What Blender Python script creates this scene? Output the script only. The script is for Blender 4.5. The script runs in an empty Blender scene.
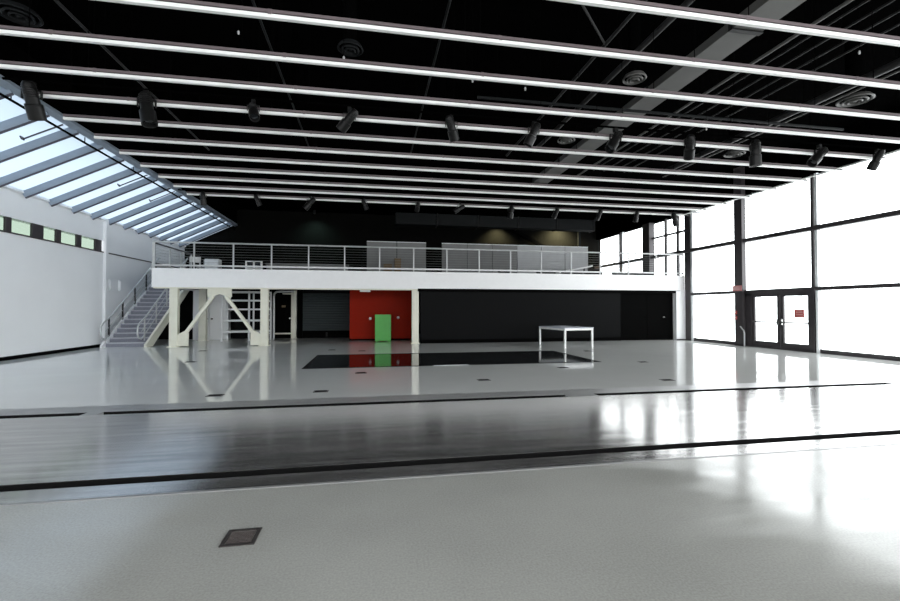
import bpy, bmesh, math, random
from mathutils import Vector, Matrix
random.seed(7)
S = bpy.context.scene
COL = S.collection
PI = math.pi

# ------------------------------------------------------------------ materials
def new_mat(name):
    m = bpy.data.materials.new(name); m.use_nodes = True
    nt = m.node_tree; nt.nodes.clear()
    out = nt.nodes.new('ShaderNodeOutputMaterial')
    return m, nt, out

def mat(name, col, rough=0.5, metal=0.0, spec=0.5, coat=0.0, noise=0.06, scale=6.0, bump=0.0, emit=None, estr=0.0):
    m, nt, out = new_mat(name)
    b = nt.nodes.new('ShaderNodeBsdfPrincipled')
    b.inputs['Roughness'].default_value = rough
    b.inputs['Metallic'].default_value = metal
    b.inputs['Specular IOR Level'].default_value = spec
    b.inputs['Coat Weight'].default_value = coat
    tc = nt.nodes.new('ShaderNodeTexCoord')
    n = nt.nodes.new('ShaderNodeTexNoise'); n.inputs['Scale'].default_value = scale; n.inputs['Detail'].default_value = 5
    nt.links.new(tc.outputs['Object'], n.inputs['Vector'])
    r = nt.nodes.new('ShaderNodeValToRGB')
    c = Vector(col)
    r.color_ramp.elements[0].position = 0.3; r.color_ramp.elements[1].position = 0.7
    r.color_ramp.elements[0].color = (*(c * (1 - noise)), 1)
    r.color_ramp.elements[1].color = (*[min(1, x) for x in c * (1 + noise)], 1)
    nt.links.new(n.outputs['Fac'], r.inputs['Fac'])
    nt.links.new(r.outputs['Color'], b.inputs['Base Color'])
    if bump:
        bp = nt.nodes.new('ShaderNodeBump'); bp.inputs['Strength'].default_value = bump; bp.inputs['Distance'].default_value = 0.01
        nt.links.new(n.outputs['Fac'], bp.inputs['Height']); nt.links.new(bp.outputs['Normal'], b.inputs['Normal'])
    if emit:
        b.inputs['Emission Color'].default_value = (*emit, 1); b.inputs['Emission Strength'].default_value = estr
    nt.links.new(b.outputs['BSDF'], out.inputs['Surface'])
    return m

def concrete(name, dark, light, r0, r1, grain=260.0, spec=0.5, bump=0.02):
    """polished concrete: fine aggregate speckle, faint cloudy patches, uneven polish"""
    m, nt, out = new_mat(name)
    L = nt.links.new
    b = nt.nodes.new('ShaderNodeBsdfPrincipled')
    b.inputs['Specular IOR Level'].default_value = spec
    tc = nt.nodes.new('ShaderNodeTexCoord')
    g = nt.nodes.new('ShaderNodeTexNoise'); g.inputs['Scale'].default_value = 75; g.inputs['Detail'].default_value = 3
    L(tc.outputs['Object'], g.inputs['Vector'])
    big = nt.nodes.new('ShaderNodeTexNoise'); big.inputs['Scale'].default_value = 0.7; big.inputs['Detail'].default_value = 6
    L(tc.outputs['Object'], big.inputs['Vector'])
    mx = nt.nodes.new('ShaderNodeMath'); mx.operation = 'MULTIPLY_ADD'
    L(g.outputs['Fac'], mx.inputs[0]); mx.inputs[1].default_value = 0.55
    m2 = nt.nodes.new('ShaderNodeMath'); m2.operation = 'MULTIPLY'; L(big.outputs['Fac'], m2.inputs[0]); m2.inputs[1].default_value = 0.45
    L(m2.outputs[0], mx.inputs[2])
    r = nt.nodes.new('ShaderNodeValToRGB')
    r.color_ramp.elements[0].position = 0.36; r.color_ramp.elements[1].position = 0.64
    r.color_ramp.elements[0].color = (*dark, 1); r.color_ramp.elements[1].color = (*light, 1)
    L(mx.outputs[0], r.inputs['Fac']); L(r.outputs['Color'], b.inputs['Base Color'])
    # swirling wipe marks change the polish
    mp = nt.nodes.new('ShaderNodeMapping'); mp.inputs['Rotation'].default_value = (0, 0, 0.7); mp.inputs['Scale'].default_value = (0.35, 2.2, 1)
    L(tc.outputs['Object'], mp.inputs['Vector'])
    sw = nt.nodes.new('ShaderNodeTexNoise'); sw.inputs['Scale'].default_value = 1.3; sw.inputs['Detail'].default_value = 7
    sw.inputs['Distortion'].default_value = 0.8
    L(mp.outputs['Vector'], sw.inputs['Vector'])
    mr = nt.nodes.new('ShaderNodeMapRange'); mr.inputs['From Min'].default_value = 0.22; mr.inputs['From Max'].default_value = 0.78
    mr.inputs['To Min'].default_value = r0; mr.inputs['To Max'].default_value = r1
    L(sw.outputs['Fac'], mr.inputs['Value']); L(mr.outputs['Result'], b.inputs['Roughness'])
    if bump:
        wv = nt.nodes.new('ShaderNodeTexNoise'); wv.inputs['Scale'].default_value = 1.6; wv.inputs['Detail'].default_value = 1
        L(tc.outputs['Object'], wv.inputs['Vector'])
        bp = nt.nodes.new('ShaderNodeBump'); bp.inputs['Strength'].default_value = bump; bp.inputs['Distance'].default_value = 0.05
        L(wv.outputs['Fac'], bp.inputs['Height']); L(bp.outputs['Normal'], b.inputs['Normal'])
    L(b.outputs['BSDF'], out.inputs['Surface'])
    return m

def band_mat(name):
    """dark sealed boards running across the hall"""
    m, nt, out = new_mat(name); L = nt.links.new
    b = nt.nodes.new('ShaderNodeBsdfPrincipled'); b.inputs['Specular IOR Level'].default_value = 0.6; b.inputs['Metallic'].default_value = 0.8
    tc = nt.nodes.new('ShaderNodeTexCoord')
    mp = nt.nodes.new('ShaderNodeMapping'); mp.inputs['Scale'].default_value = (0.5, 7, 1)
    L(tc.outputs['Object'], mp.inputs['Vector'])
    n = nt.nodes.new('ShaderNodeTexNoise'); n.inputs['Scale'].default_value = 1.6; n.inputs['Detail'].default_value = 8
    L(mp.outputs['Vector'], n.inputs['Vector'])
    r = nt.nodes.new('ShaderNodeValToRGB')
    r.color_ramp.elements[0].position = 0.3; r.color_ramp.elements[1].position = 0.75
    r.color_ramp.elements[0].color = (0.30, 0.295, 0.29, 1); r.color_ramp.elements[1].color = (0.64, 0.625, 0.61, 1)
    L(n.outputs['Fac'], r.inputs['Fac']); L(r.outputs['Color'], b.inputs['Base Color'])
    mr = nt.nodes.new('ShaderNodeMapRange'); mr.inputs['To Min'].default_value = 0.09; mr.inputs['To Max'].default_value = 0.2
    L(n.outputs['Fac'], mr.inputs['Value']); L(mr.outputs['Result'], b.inputs['Roughness'])
    L(b.outputs['BSDF'], out.inputs['Surface'])
    return m

def glass_mat(name, tint=(1, 1, 1), refl=0.06):
    m, nt, out = new_mat(name); L = nt.links.new
    t = nt.nodes.new('ShaderNodeBsdfTransparent'); t.inputs['Color'].default_value = (*tint, 1)
    g = nt.nodes.new('ShaderNodeBsdfGlossy'); g.inputs['Roughness'].default_value = 0.03
    mx = nt.nodes.new('ShaderNodeMixShader'); mx.inputs['Fac'].default_value = refl
    L(t.outputs[0], mx.inputs[1]); L(g.outputs[0], mx.inputs[2]); L(mx.outputs[0], out.inputs['Surface'])
    return m

def milky_mat(name, col, clear):
    """frosted roof glass: part see-through, part diffusing"""
    m, nt, out = new_mat(name); L = nt.links.new
    t = nt.nodes.new('ShaderNodeBsdfTransparent'); t.inputs['Color'].default_value = (*col, 1)
    d = nt.nodes.new('ShaderNodeBsdfTranslucent'); d.inputs['Color'].default_value = (*col, 1)
    mx = nt.nodes.new('ShaderNodeMixShader'); mx.inputs['Fac'].default_value = 1 - clear
    L(t.outputs[0], mx.inputs[1]); L(d.outputs[0], mx.inputs[2]); L(mx.outputs[0], out.inputs['Surface'])
    return m

M = dict(
    floor_front=concrete('floor_concrete', (0.37, 0.373, 0.345), (0.50, 0.503, 0.465), 0.03, 0.27, spec=0.75, bump=0.05),
    floor_rear=concrete('floor_pale', (0.83, 0.84, 0.81), (0.89, 0.90, 0.875), 0.03, 0.09, spec=1.0, bump=0.012),
    band=band_mat('dark_boards'),
    steel_strip=mat('steel_strip', (0.30, 0.30, 0.30), 0.28, 0.2),
    void=mat('groove_black', (0.006, 0.006, 0.006), 0.9, spec=0.1),
    white=mat('white_paint', (0.82, 0.83, 0.84), 0.55, noise=0.015, scale=1.2),
    fascia=mat('fascia_white', (0.87, 0.87, 0.87), 0.5, noise=0.015),
    stripwhite=mat('strip_white', (0.88, 0.89, 0.87), 0.4, noise=0.02),
    stripgrey=mat('strip_grey', (0.13, 0.105, 0.11), 0.45, noise=0.03),
    cream=mat('cream_steel', (0.74, 0.73, 0.62), 0.5, noise=0.03),
    black=mat('ceiling_black', (0.0012, 0.0012, 0.0012), 0.9, spec=0.0),
    blackwall=mat('black_wall', (0.0035, 0.0037, 0.004), 0.5, spec=0.05),
    blackdoor=mat('black_door', (0.0015, 0.0015, 0.0015), 0.7, spec=0.02),
    olive=mat('olive_wall', (0.006, 0.006, 0.0055), 0.8, spec=0.0),
    duct=mat('duct_grey', (0.075, 0.074, 0.07), 0.55, noise=0.1, scale=2),
    dimduct=mat('dark_duct', (0.008, 0.009, 0.0095), 0.6, spec=0.1, noise=0.1, scale=2),
    pipe=mat('pipe_grey', (0.018, 0.018, 0.018), 0.5, spec=0.15),
    bronze=mat('bronze_frame', (0.040, 0.034, 0.037), 0.45),
    alu=mat('pale_aluminium', (0.80, 0.83, 0.84), 0.4),
    rail=mat('rail_grey', (0.50, 0.51, 0.51), 0.35, metal=0.25),
    cable=mat('cable_steel', (0.35, 0.36, 0.36), 0.35, metal=0.6),
    rafter=mat('rafter_bluegrey', (0.26, 0.31, 0.37), 0.6, spec=0.2, noise=0.03),
    rafterdark=mat('rafter_edge', (0.06, 0.055, 0.07), 0.5),
    tread=mat('tread_grey', (0.20, 0.205, 0.245), 0.6, noise=0.1, scale=20),
    nosing=mat('tread_nosing', (0.42, 0.43, 0.47), 0.5),
    red=mat('red_paint', (0.27, 0.013, 0.003), 0.5, spec=0.05, noise=0.03),
    green=mat('green_paint', (0.07, 0.42, 0.06), 0.45, noise=0.03),
    shutter=mat('shutter_grey', (0.05, 0.06, 0.063), 0.5),
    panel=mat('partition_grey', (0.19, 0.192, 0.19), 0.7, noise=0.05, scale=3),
    litpanel=mat('partition_windowlit', (0.42, 0.43, 0.44), 0.7, noise=0.05, scale=3),  # partition grey made lighter to paint in window light
    lavender=mat('table_top', (0.58, 0.60, 0.68), 0.35, noise=0.02),
    chrome=mat('chrome', (0.75, 0.75, 0.74), 0.2, metal=0.9),
    knob=mat('white_plastic', (0.85, 0.85, 0.83), 0.4),
    redsign=mat('sign_red', (0.45, 0.06, 0.055), 0.5),
    pinksign=mat('sign_pink', (0.62, 0.25, 0.25), 0.5),
    signtext=mat('sign_text', (0.8, 0.65, 0.62), 0.5),
    can=mat('lamp_black', (0.008, 0.008, 0.008), 0.35, spec=0.2),
    lens=mat('lamp_lens', (0.012, 0.014, 0.016), 0.06, spec=0.6),
    rust=mat('rusty_grid', (0.05, 0.036, 0.034), 0.55, noise=0.3, scale=40),
    hatch=mat('hatch_frame', (0.035, 0.030, 0.028), 0.5, noise=0.2, scale=30),
    brown=mat('brown_card', (0.16, 0.11, 0.06), 0.7),
    glass=glass_mat('clear_glass', (0.97, 0.985, 0.985), 0.05),
    greenglass=glass_mat('green_glass', (0.40, 0.45, 0.405), 0.05),
    roofglass=milky_mat('roof_glass', (0.47, 0.52, 0.57), 0.08),
)

# ------------------------------------------------------------------ mesh builder
class MB:
    def __init__(s): s.bm = bmesh.new()
    def box(s, x0, x1, y0, y1, z0, z1, m=None):
        vs = [s.bm.verts.new(Vector(c) if m is None else m @ Vector(c)) for c in
              ((x0,y0,z0),(x1,y0,z0),(x1,y1,z0),(x0,y1,z0),(x0,y0,z1),(x1,y0,z1),(x1,y1,z1),(x0,y1,z1))]
        for f in ((0,3,2,1),(4,5,6,7),(0,1,5,4),(1,2,6,5),(2,3,7,6),(3,0,4,7)):
            s.bm.faces.new([vs[i] for i in f])
        return s
    def cyl(s, p, q, r, r2=None, n=12):
        p, q = Vector(p), Vector(q); d = (q - p)
        if d.length < 1e-6: return s
        d.normalize(); a = d.orthogonal().normalized(); b = d.cross(a)
        r2 = r if r2 is None else r2
        A = [s.bm.verts.new(p + r * (a * math.cos(t) + b * math.sin(t))) for t in [2*PI*i/n for i in range(n)]]
        B = [s.bm.verts.new(q + r2 * (a * math.cos(t) + b * math.sin(t))) for t in [2*PI*i/n for i in range(n)]]
        for i in range(n):
            s.bm.faces.new((A[i], A[(i+1)%n], B[(i+1)%n], B[i]))
        s.bm.faces.new(A[::-1]); s.bm.faces.new(B)
        return s
    def tube(s, pts, r, n=10):
        pts = [Vector(p) for p in pts]; rings = []
        ref = None
        for i, p in enumerate(pts):
            d = (pts[min(i+1, len(pts)-1)] - pts[max(i-1, 0)]).normalized()
            if ref is None: ref = d.orthogonal().normalized()
            a = (ref - d * ref.dot(d)).normalized(); ref = a; b = d.cross(a)
            rings.append([s.bm.verts.new(p + r * (a * math.cos(2*PI*k/n) + b * math.sin(2*PI*k/n))) for k in range(n)])
        for A, B in zip(rings, rings[1:]):
            for i in range(n): s.bm.faces.new((A[i], A[(i+1)%n], B[(i+1)%n], B[i]))
        s.bm.faces.new(rings[0][::-1]); s.bm.faces.new(rings[-1])
        return s
    def lathe(s, c, prof, n=28):
        """profile of (radius, z) turned about the vertical through c"""
        c = Vector(c); rings = []
        for r, z in prof:
            rings.append([s.bm.verts.new(c + Vector((max(r, 1e-4) * math.cos(2*PI*k/n), max(r, 1e-4) * math.sin(2*PI*k/n), z))) for k in range(n)])
        for A, B in zip(rings, rings[1:]):
            for i in range(n): s.bm.faces.new((A[i], A[(i+1)%n], B[(i+1)%n], B[i]))
        s.bm.faces.new(rings[0][::-1]); s.bm.faces.new(rings[-1])
        return s
    def ring(s, c, prof, n=28):
        """closed profile of (radius, z) turned about the vertical through c"""
        c = Vector(c); P = []
        for r, z in prof:
            P.append([s.bm.verts.new(c + Vector((r * math.cos(2*PI*k/n), r * math.sin(2*PI*k/n), z))) for k in range(n)])
        for a in range(len(P)):
            A, B = P[a], P[(a+1) % len(P)]
            for i in range(n): s.bm.faces.new((A[i], A[(i+1)%n], B[(i+1)%n], B[i]))
        return s
    def prism(s, poly, axis, lo, hi):
        """poly: 2-D outline in the other two axes (x,z for axis y; y,z for axis x; x,y for axis z)"""
        def v(a, b, t):
            return {'y': (a, t, b), 'x': (t, a, b), 'z': (a, b, t)}[axis]
        A = [s.bm.verts.new(v(a, b, lo)) for a, b in poly]; B = [s.bm.verts.new(v(a, b, hi)) for a, b in poly]
        n = len(poly)
        for i in range(n): s.bm.faces.new((A[i], A[(i+1)%n], B[(i+1)%n], B[i]))
        s.bm.faces.new(A[::-1]); s.bm.faces.new(B)
        return s
    def build(s, name, m, parent=None, off=None, smooth=False, bevel=0.0):
        bm = s.bm
        if off is None and parent is not None: off = root_loc(parent)
        if off is not None: bmesh.ops.translate(bm, verts=bm.verts, vec=-Vector(off))
        bmesh.ops.recalc_face_normals(bm, faces=bm.faces)
        me = bpy.data.meshes.new(name); bm.to_mesh(me); bm.free()
        me.materials.append(m)
        if smooth:
            for p in me.polygons: p.use_smooth = True
            try: me.set_sharp_from_angle(angle=math.radians(40))
            except Exception: pass
        o = bpy.data.objects.new(name, me); COL.objects.link(o)
        if parent is not None: o.parent = parent
        if bevel:
            b = o.modifiers.new('bevel', 'BEVEL'); b.width = bevel; b.segments = 2; b.limit_method = 'ANGLE'
        return o

def root_loc(o):
    while o.parent is not None: o = o.parent
    return o.location.copy()

def tag(o, label=None, cat=None, group=None, kind=None):
    if label: o['label'] = label
    if cat: o['category'] = cat
    if group: o['group'] = group
    if kind: o['kind'] = kind
    return o

def thing(name, label, cat, loc=(0,0,0), group=None, kind=None):
    o = bpy.data.objects.new(name, None); COL.objects.link(o); o.location = loc; o.empty_display_size = 0.2
    return tag(o, label, cat, group, kind)

def box(name, m, a, parent=None, bevel=0.0, **k):
    return MB().box(*a).build(name, m, parent, bevel=bevel, **k)

def struct(o, label, cat): return tag(o, label, cat, None, 'structure')

def copy_tree(o, parent=None):
    c = o.copy(); COL.objects.link(c)
    if parent is not None: c.parent = parent
    for ch in list(o.children): copy_tree(ch, c)
    return c

# ------------------------------------------------------------------ dimensions
XL, XR = -10.34, 14.79          # side walls
Y0, YB = -6.0, 26.9             # front opening, back wall
ZC = 7.2                        # roof deck
YM = 18.5                       # mezzanine edge
ZM0, ZM1 = 2.32, 3.017           # mezzanine fascia
EAVE = (XL, 5.00); RIDGE = (-7.70, 6.30)

# ------------------------------------------------------------------ floor
struct(box('floor', M['void'], (XL-0.3, XR+0.3, Y0, YB+0.2, -0.5, -0.10)), 'black bed under the floor slabs, seen in the grooves', 'floor')
struct(box('floor_front', M['floor_front'], (XL-0.3, XR+0.3, Y0, 3.90, -0.1, 0)), 'speckled grey polished concrete floor nearest the camera', 'floor')
struct(box('floor_kerb', M['band'], (XL-0.3, XR+0.3, 3.935, 4.20, -0.1, 0.0)), 'narrow dark strip in front of the long front groove', 'floor')
struct(box('trim_1', M['steel_strip'], (XL-0.3, XR+0.3, 3.90, 3.935, -0.1, 0.004)), 'thin grey steel edge between concrete and dark strip', 'trim')
bd = struct(box('floor_band', M['band'], (XL-0.3, XR+0.3, 4.36, 6.97, -0.1, 0.0)), 'wide dark glossy boarded band crossing the hall floor', 'floor')
b = MB().box(-4.01, -3.80, 6.97, 7.17, -0.1, 0).box(3.32, 3.86, 6.97, 7.17, -0.1, 0).box(10.23, XR+0.3, 6.97, 7.17, -0.1, 0)
struct(b.build('floor_bridge', M['steel_strip']), 'short grey bridges interrupting the rear floor groove', 'floor')
struct(MB().box(XL-0.3, XR+0.3, 4.345, 4.36, -0.1, -0.003).box(XL-0.3, XR+0.3, 7.155, 7.17, -0.1, -0.003).box(XL-0.3, XR+0.3, 4.20, 4.21, -0.1, -0.003).build('trim_9', M['void']), 'black lining of the two long floor grooves', 'trim')
struct(box('trim_2', M['steel_strip'], (XL-0.3, XR+0.3, 7.17, 7.62, -0.1, 0.0)), 'grey steel strip behind the rear floor groove', 'trim')
struct(box('floor_rear', M['floor_rear'], (XL-0.3, XR+0.3, 7.62, YB+0.2, -0.1, 0)), 'pale glossy polished floor reaching back under the mezzanine', 'floor')

t = thing('floor_inlay', 'large dark glossy rectangular panel set in the pale rear floor', 'floor panel', (2.35, 12.95, 0))
box('panel', M['lens'], (-1.60, 6.28, 11.42, 14.52, -0.05, 0.003), t)
b = MB().box(-1.68, 1.62, 11.33, 11.42, -0.05, 0.006).box(2.55, 6.36, 11.33, 11.42, -0.05, 0.006).box(-1.68, 6.36, 14.52, 14.61, -0.05, 0.006)
b.box(-1.68, -1.60, 11.42, 14.52, -0.05, 0.006).box(6.28, 6.36, 11.42, 14.52, -0.05, 0.006)
b.build('frame', M['void'], t)
tag(box('reflection_strip', M['alu'], (1.62, 2.55, 11.33, 11.42, -0.05, 0.006), t), 'pale strip standing in for a reflection')  # pale strip drawn in place of a reflection on the floor

t = thing('floor_hatch', 'small square rusty floor grate in the concrete near the camera', 'floor hatch', (-0.83, 3.09, 0))
b = MB()
b.box(-0.935, -0.725, 2.985, 3.01, -0.03, 0.006).box(-0.935, -0.725, 3.175, 3.20, -0.03, 0.006)
b.box(-0.935, -0.91, 3.01, 3.175, -0.03, 0.006).box(-0.75, -0.725, 3.01, 3.175, -0.03, 0.006)
b.build('frame', M['hatch'], t)
b = MB().box(-0.905, -0.755, 3.015, 3.17, -0.03, -0.002)
for k in range(9): b.box(-0.905, -0.755, 3.02 + k*0.017, 3.026 + k*0.017, -0.002, 0.004)
b.build('grate', M['rust'], t)

outs = [(-0.88, 8.22, 'in front of the dark panel, under the green board'), (-0.22, 10.4, 'just before the near edge of the dark panel'),
        (2.33, 8.92, 'alone between the dark panel and rear groove'), (-1.37, 16.3, 'behind the far corner of the dark panel'),
        (-0.30, 15.74, 'behind the dark panel, before the red wall'), (7.51, 14.3, 'beside the white table legs'),
        (-5.81, 16.75, 'in front of the braced frame between its feet'), (-2.63, 8.16, 'near the rear groove below the braced frame'),
        (-4.95, 13.38, 'halfway between rear groove and braced frame'), (7.48, 11.1, 'beside the near right corner of the dark panel'),
        (6.10, 8.23, 'near the rear groove toward the glass doors'), (4.80, 10.44, 'before the dark panel, below the table')]
for x, y, w in outs:
    t = thing('floor_outlet', 'small black floor outlet cover ' + w, 'floor outlet', (x, y, 0), 'floor outlet covers')
    box('plate', M['hatch'], (x-0.13, x+0.13, y-0.09, y+0.09, -0.03, 0.006), t)
    MB().box(x-0.10, x+0.10, y-0.06, y-0.005, 0.006, 0.010).box(x-0.10, x+0.10, y+0.005, y+0.06, 0.006, 0.010).build('lid', M['void'], t)

# ------------------------------------------------------------------ ceiling
struct(box('ceiling', M['black'], (RIDGE[0]-0.1, XR+0.3, Y0, YB+0.2, ZC, ZC+0.2)), 'black roof deck above the hanging strips', 'ceiling')

# ------------------------------------------------------------------ left wall with clerestory
ZB0, ZB1 = 3.72, 4.15
W = MB()
W.box(XL-0.3, XL, Y0, YB, 0, ZB0-0.04)
W.box(XL-0.3, XL, Y0, YB, ZB1, EAVE[1])
W.box(XL-0.3, XL, 19.30, YB, ZB0-0.04, ZB1)
struct(W.build('wall_left', M['white']), 'plain white wall along the left side of the hall', 'wall')
w = thing('window_1', 'low band of greenish clerestory panes high in the white wall', 'window', (XL-0.1, 15, ZB0), None, 'structure')
box('window_sill', M['bronze'], (XL-0.10, XL+0.02, Y0, YB, ZB0-0.04, ZB0+0.005), w)
pan = [(9.6, 11.9), (12.2, 13.0), (13.2, 14.655), (14.851, 15.66), (16.126, 16.72), (16.935, 17.76), (18.0, 18.83), (19.21, 19.30)]
pp = Y0
for a, c in pan:
    box('post', M['bronze'], (XL-0.08, XL-0.01, pp, a, ZB0, ZB1), w); pp = c
    if c > 19.25: break
    box('pane', M['greenglass'], (XL-0.06, XL-0.05, a, c, ZB0, ZB1), w)
struct(box('baseboard_left', M['blackdoor'], (XL, XL+0.03, Y0, 19.2, 0, 0.11)), 'black baseboard along the white left wall', 'baseboard')
struct(box('trim_3', M['white'], (XL, XL+0.10, 19.30, 19.46, 0, EAVE[1])), 'slim white pilaster at the foot of the stairs', 'trim')
for i, (a, c) in enumerate(((19.62, 19.92), (20.35, 20.58))):
    t = thing('control_panel', ['pale grey wall control box beside the slim pilaster', 'narrow grey control box higher along the stair wall'][i], 'control box', (XL, (a+c)/2, 2.4), 'control boxes on the stair wall')
    box('housing', M['alu'], (XL, XL+0.07, a, c, 2.22, 2.66), t, bevel=0.008)
    box('cover', M['white'], (XL+0.07, XL+0.085, a+0.03, c-0.03, 2.26, 2.62), t)

# gable walls
struct(box('wall_back', M['olive'], (XL-0.3, XR+0.3, YB, YB+0.2, 0, ZC)), 'dark back wall above the mezzanine', 'wall')

# ------------------------------------------------------------------ skylight
sk = thing('window_2', 'long sloping skylight of pale panes and blue grey rafters', 'skylight', (-9, 15, 5.5), None, 'structure')
sd = Vector((RIDGE[0]-EAVE[0], 0, RIDGE[1]-EAVE[1])); sl = sd.length; sd.normalize(); nrm = Vector((sd.z, 0, -sd.x))   # points down into the hall
def sbox(mb, s0, s1, y0, y1, d0, d1):
    o = Vector((EAVE[0], 0, EAVE[1]))
    mtx = Matrix(((sd.x, 0, nrm.x, o.x), (0, 1, 0, 0), (sd.z, 0, nrm.z, o.z), (0, 0, 0, 1)))
    return mb.box(s0, s1, y0, y1, d0, d1, mtx)
PITCH = 1.08
ys = [16.30 + PITCH*k for k in range(-20, 10)]
ys = [y for y in ys if Y0 < y < YB]
edges = [Y0] + ys + [YB]
for a, c in zip(edges, edges[1:]):
    sbox(MB(), 0, sl, a+0.0, c-0.0, -0.03, -0.01).build('pane', M['roofglass'], sk)
for y in ys:
    rb_ = MB(); A_ = []
    prof = [(0.05*math.cos(PI*k/14), -0.01 + 0.19*math.sin(PI*k/14)) for k in range(15)]
    for s_ in (0.0, sl):
        A_.append([rb_.bm.verts.new(Vector((EAVE[0], y+u, EAVE[1])) + sd*s_ + nrm*v) for u, v in prof])
    for i in range(14): rb_.bm.faces.new((A_[0][i], A_[0][i+1], A_[1][i+1], A_[1][i]))
    rb_.bm.faces.new((A_[0][0], A_[0][14], A_[1][14], A_[1][0])); rb_.bm.faces.new(A_[0]); rb_.bm.faces.new(A_[1][::-1])
    r = rb_.build('rafter', M['rafter'], sk, smooth=True)
    sbox(MB(), 0.0, sl, y-0.022, y+0.022, 0.175, 0.21).build('rafter_edge', M['rafterdark'], r)
sbox(MB(), sl-0.05, sl+0.12, Y0, YB, -0.05, 0.10).build('ridge_beam', M['rafter'], sk)
sbox(MB(), -0.15, 0.06, Y0, YB, -0.05, 0.06).build('eave_beam', M['white'], sk)
for y in (12.7, 17.0, 19.2):
    b = sbox(MB(), sl-1.1, sl-0.1, y-0.012, y+0.012, 0.05, 0.08)
    sbox(b, sl-1.1, sl-1.07, y-0.05, y+0.05, -0.01, 0.08)
    tag(b.build('opener_rod', M['bronze'], sk), 'dark window opener rod')
struct(box('wall_skylight', M['black'], (RIDGE[0]-0.02, RIDGE[0]+0.10, Y0, YB, RIDGE[1]-0.02, ZC)), 'black upstand between skylight ridge and roof deck', 'wall')
o = MB().cyl((RIDGE[0]-0.02, Y0, RIDGE[1]-0.27), (RIDGE[0]-0.02, YB, RIDGE[1]-0.27), 0.03, n=8)
for k in range(0, 11): o.cyl((RIDGE[0]-0.02, 1+2.5*k, RIDGE[1]-0.27), (RIDGE[0]-0.02, 1+2.5*k, RIDGE[1]-0.12), 0.012, n=6)
tag(o.build('conduit', M['blackdoor']), 'thin black pipe running along the skylight ridge', 'pipe')

# ------------------------------------------------------------------ right glazed wall
ZH = 6.05
struct(box('wall_right', M['black'], (XR-0.02, XR+0.3, Y0, YB, ZH, ZC)), 'black header above the tall glazing', 'wall')
struct(box('baseboard_right', M['bronze'], (XR-0.04, XR+0.10, Y0, 12.20, 0, 0.13)), 'dark sill under the tall glazing nearest the camera', 'baseboard')
struct(box('baseboard_rear', M['bronze'], (XR-0.04, XR+0.10, 15.40, 18.10, 0, 0.13)), 'dark sill under the glazing beside the white pier', 'baseboard')
tr = thing('trim_4', 'dark horizontal and upright mullions of the glazed wall', 'window frame', (XR, 12, 0), None, 'structure')
box('transom', M['bronze'], (XR-0.12, XR+0.06, Y0, 18.15, 2.10, 2.22), tr)
box('transom', M['bronze'], (XR-0.16, XR+0.06, Y0, YB, 4.13, 4.28), tr)
box('transom', M['bronze'], (XR-0.05, XR+0.05, 18.4, 21.0, 5.17, 5.26), tr)
for y in (-3.0, 0.05, 3.1, 6.15, 9.2, 12.31):
    box('mullion', M['bronze'], (XR-0.08, XR+0.06, y+0.03, y+0.12, 0, ZH), tr)
    tag(box('mullion', M['alu'], (XR-0.08, XR+0.06, y-0.10, y-0.02, 0, ZH), tr), 'pale aluminium mullion')
box('mullion', M['bronze'], (XR-0.08, XR+0.06, 18.15, 18.52, 0, ZH), tr)
tag(box('mullion', M['alu'], (XR-0.08, XR+0.06, 18.00, 18.12, 0, ZH), tr), 'pale aluminium mullion')
box('mullion', M['bronze'], (XR-0.25, XR+0.06, 20.95, 21.55, ZM1, ZH), tr)
for y in (19.05, 19.95): box('mullion', M['bronze'], (XR-0.05, XR+0.05, y-0.06, y+0.06, ZM1, ZH), tr)
box('mullion', M['bronze'], (XR-0.06, XR+0.06, 24.02, 24.14, ZM1, ZH), tr)
tag(box('mullion', M['alu'], (XR-0.06, XR+0.06, 23.78, 23.94, ZM1, ZH), tr), 'pale aluminium mullion')
edges = [Y0, -3, 0.05, 3.1, 6.15, 9.2, 12.31, 15.2, 18.25]
n = 3
for a, c in zip(edges, edges[1:]):
    w = thing('window_%d' % n, ('tall glass bay above the red signed glass doors' if a == 12.31 else 'tall glass bay between dark column and white pier' if a == 15.2 else 'tall glass bay of the bright side wall'), 'window', (XR, (a+c)/2, 0), None, 'structure'); n += 1
    for z0, z1 in ((0.13, 2.11), (2.22, 4.15), (4.27, ZH)):
        if a == 12.31 and z0 < 1: continue
        box('pane', M['glass'], (XR-0.01, XR+0.01, a+0.12, c-0.10, z0, z1), w)
w = thing('window_%d' % n, 'upper glazing behind the mezzanine railing', 'window', (XR, 23, ZM1), None, 'structure')
for a, c in ((18.42, 20.95), (21.55, 23.78), (24.14, YB)):
    for z0, z1 in ((ZM1, 4.15), (4.27, ZH)): box('pane', M['glass'], (XR-0.01, XR+0.01, a, c, z0, z1), w)
struct(box('wall_pier', M['blackwall'], (XR-0.02, XR+0.2, 19.0, YB, 0, ZM1)), 'dark side wall under the mezzanine', 'wall')

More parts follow.
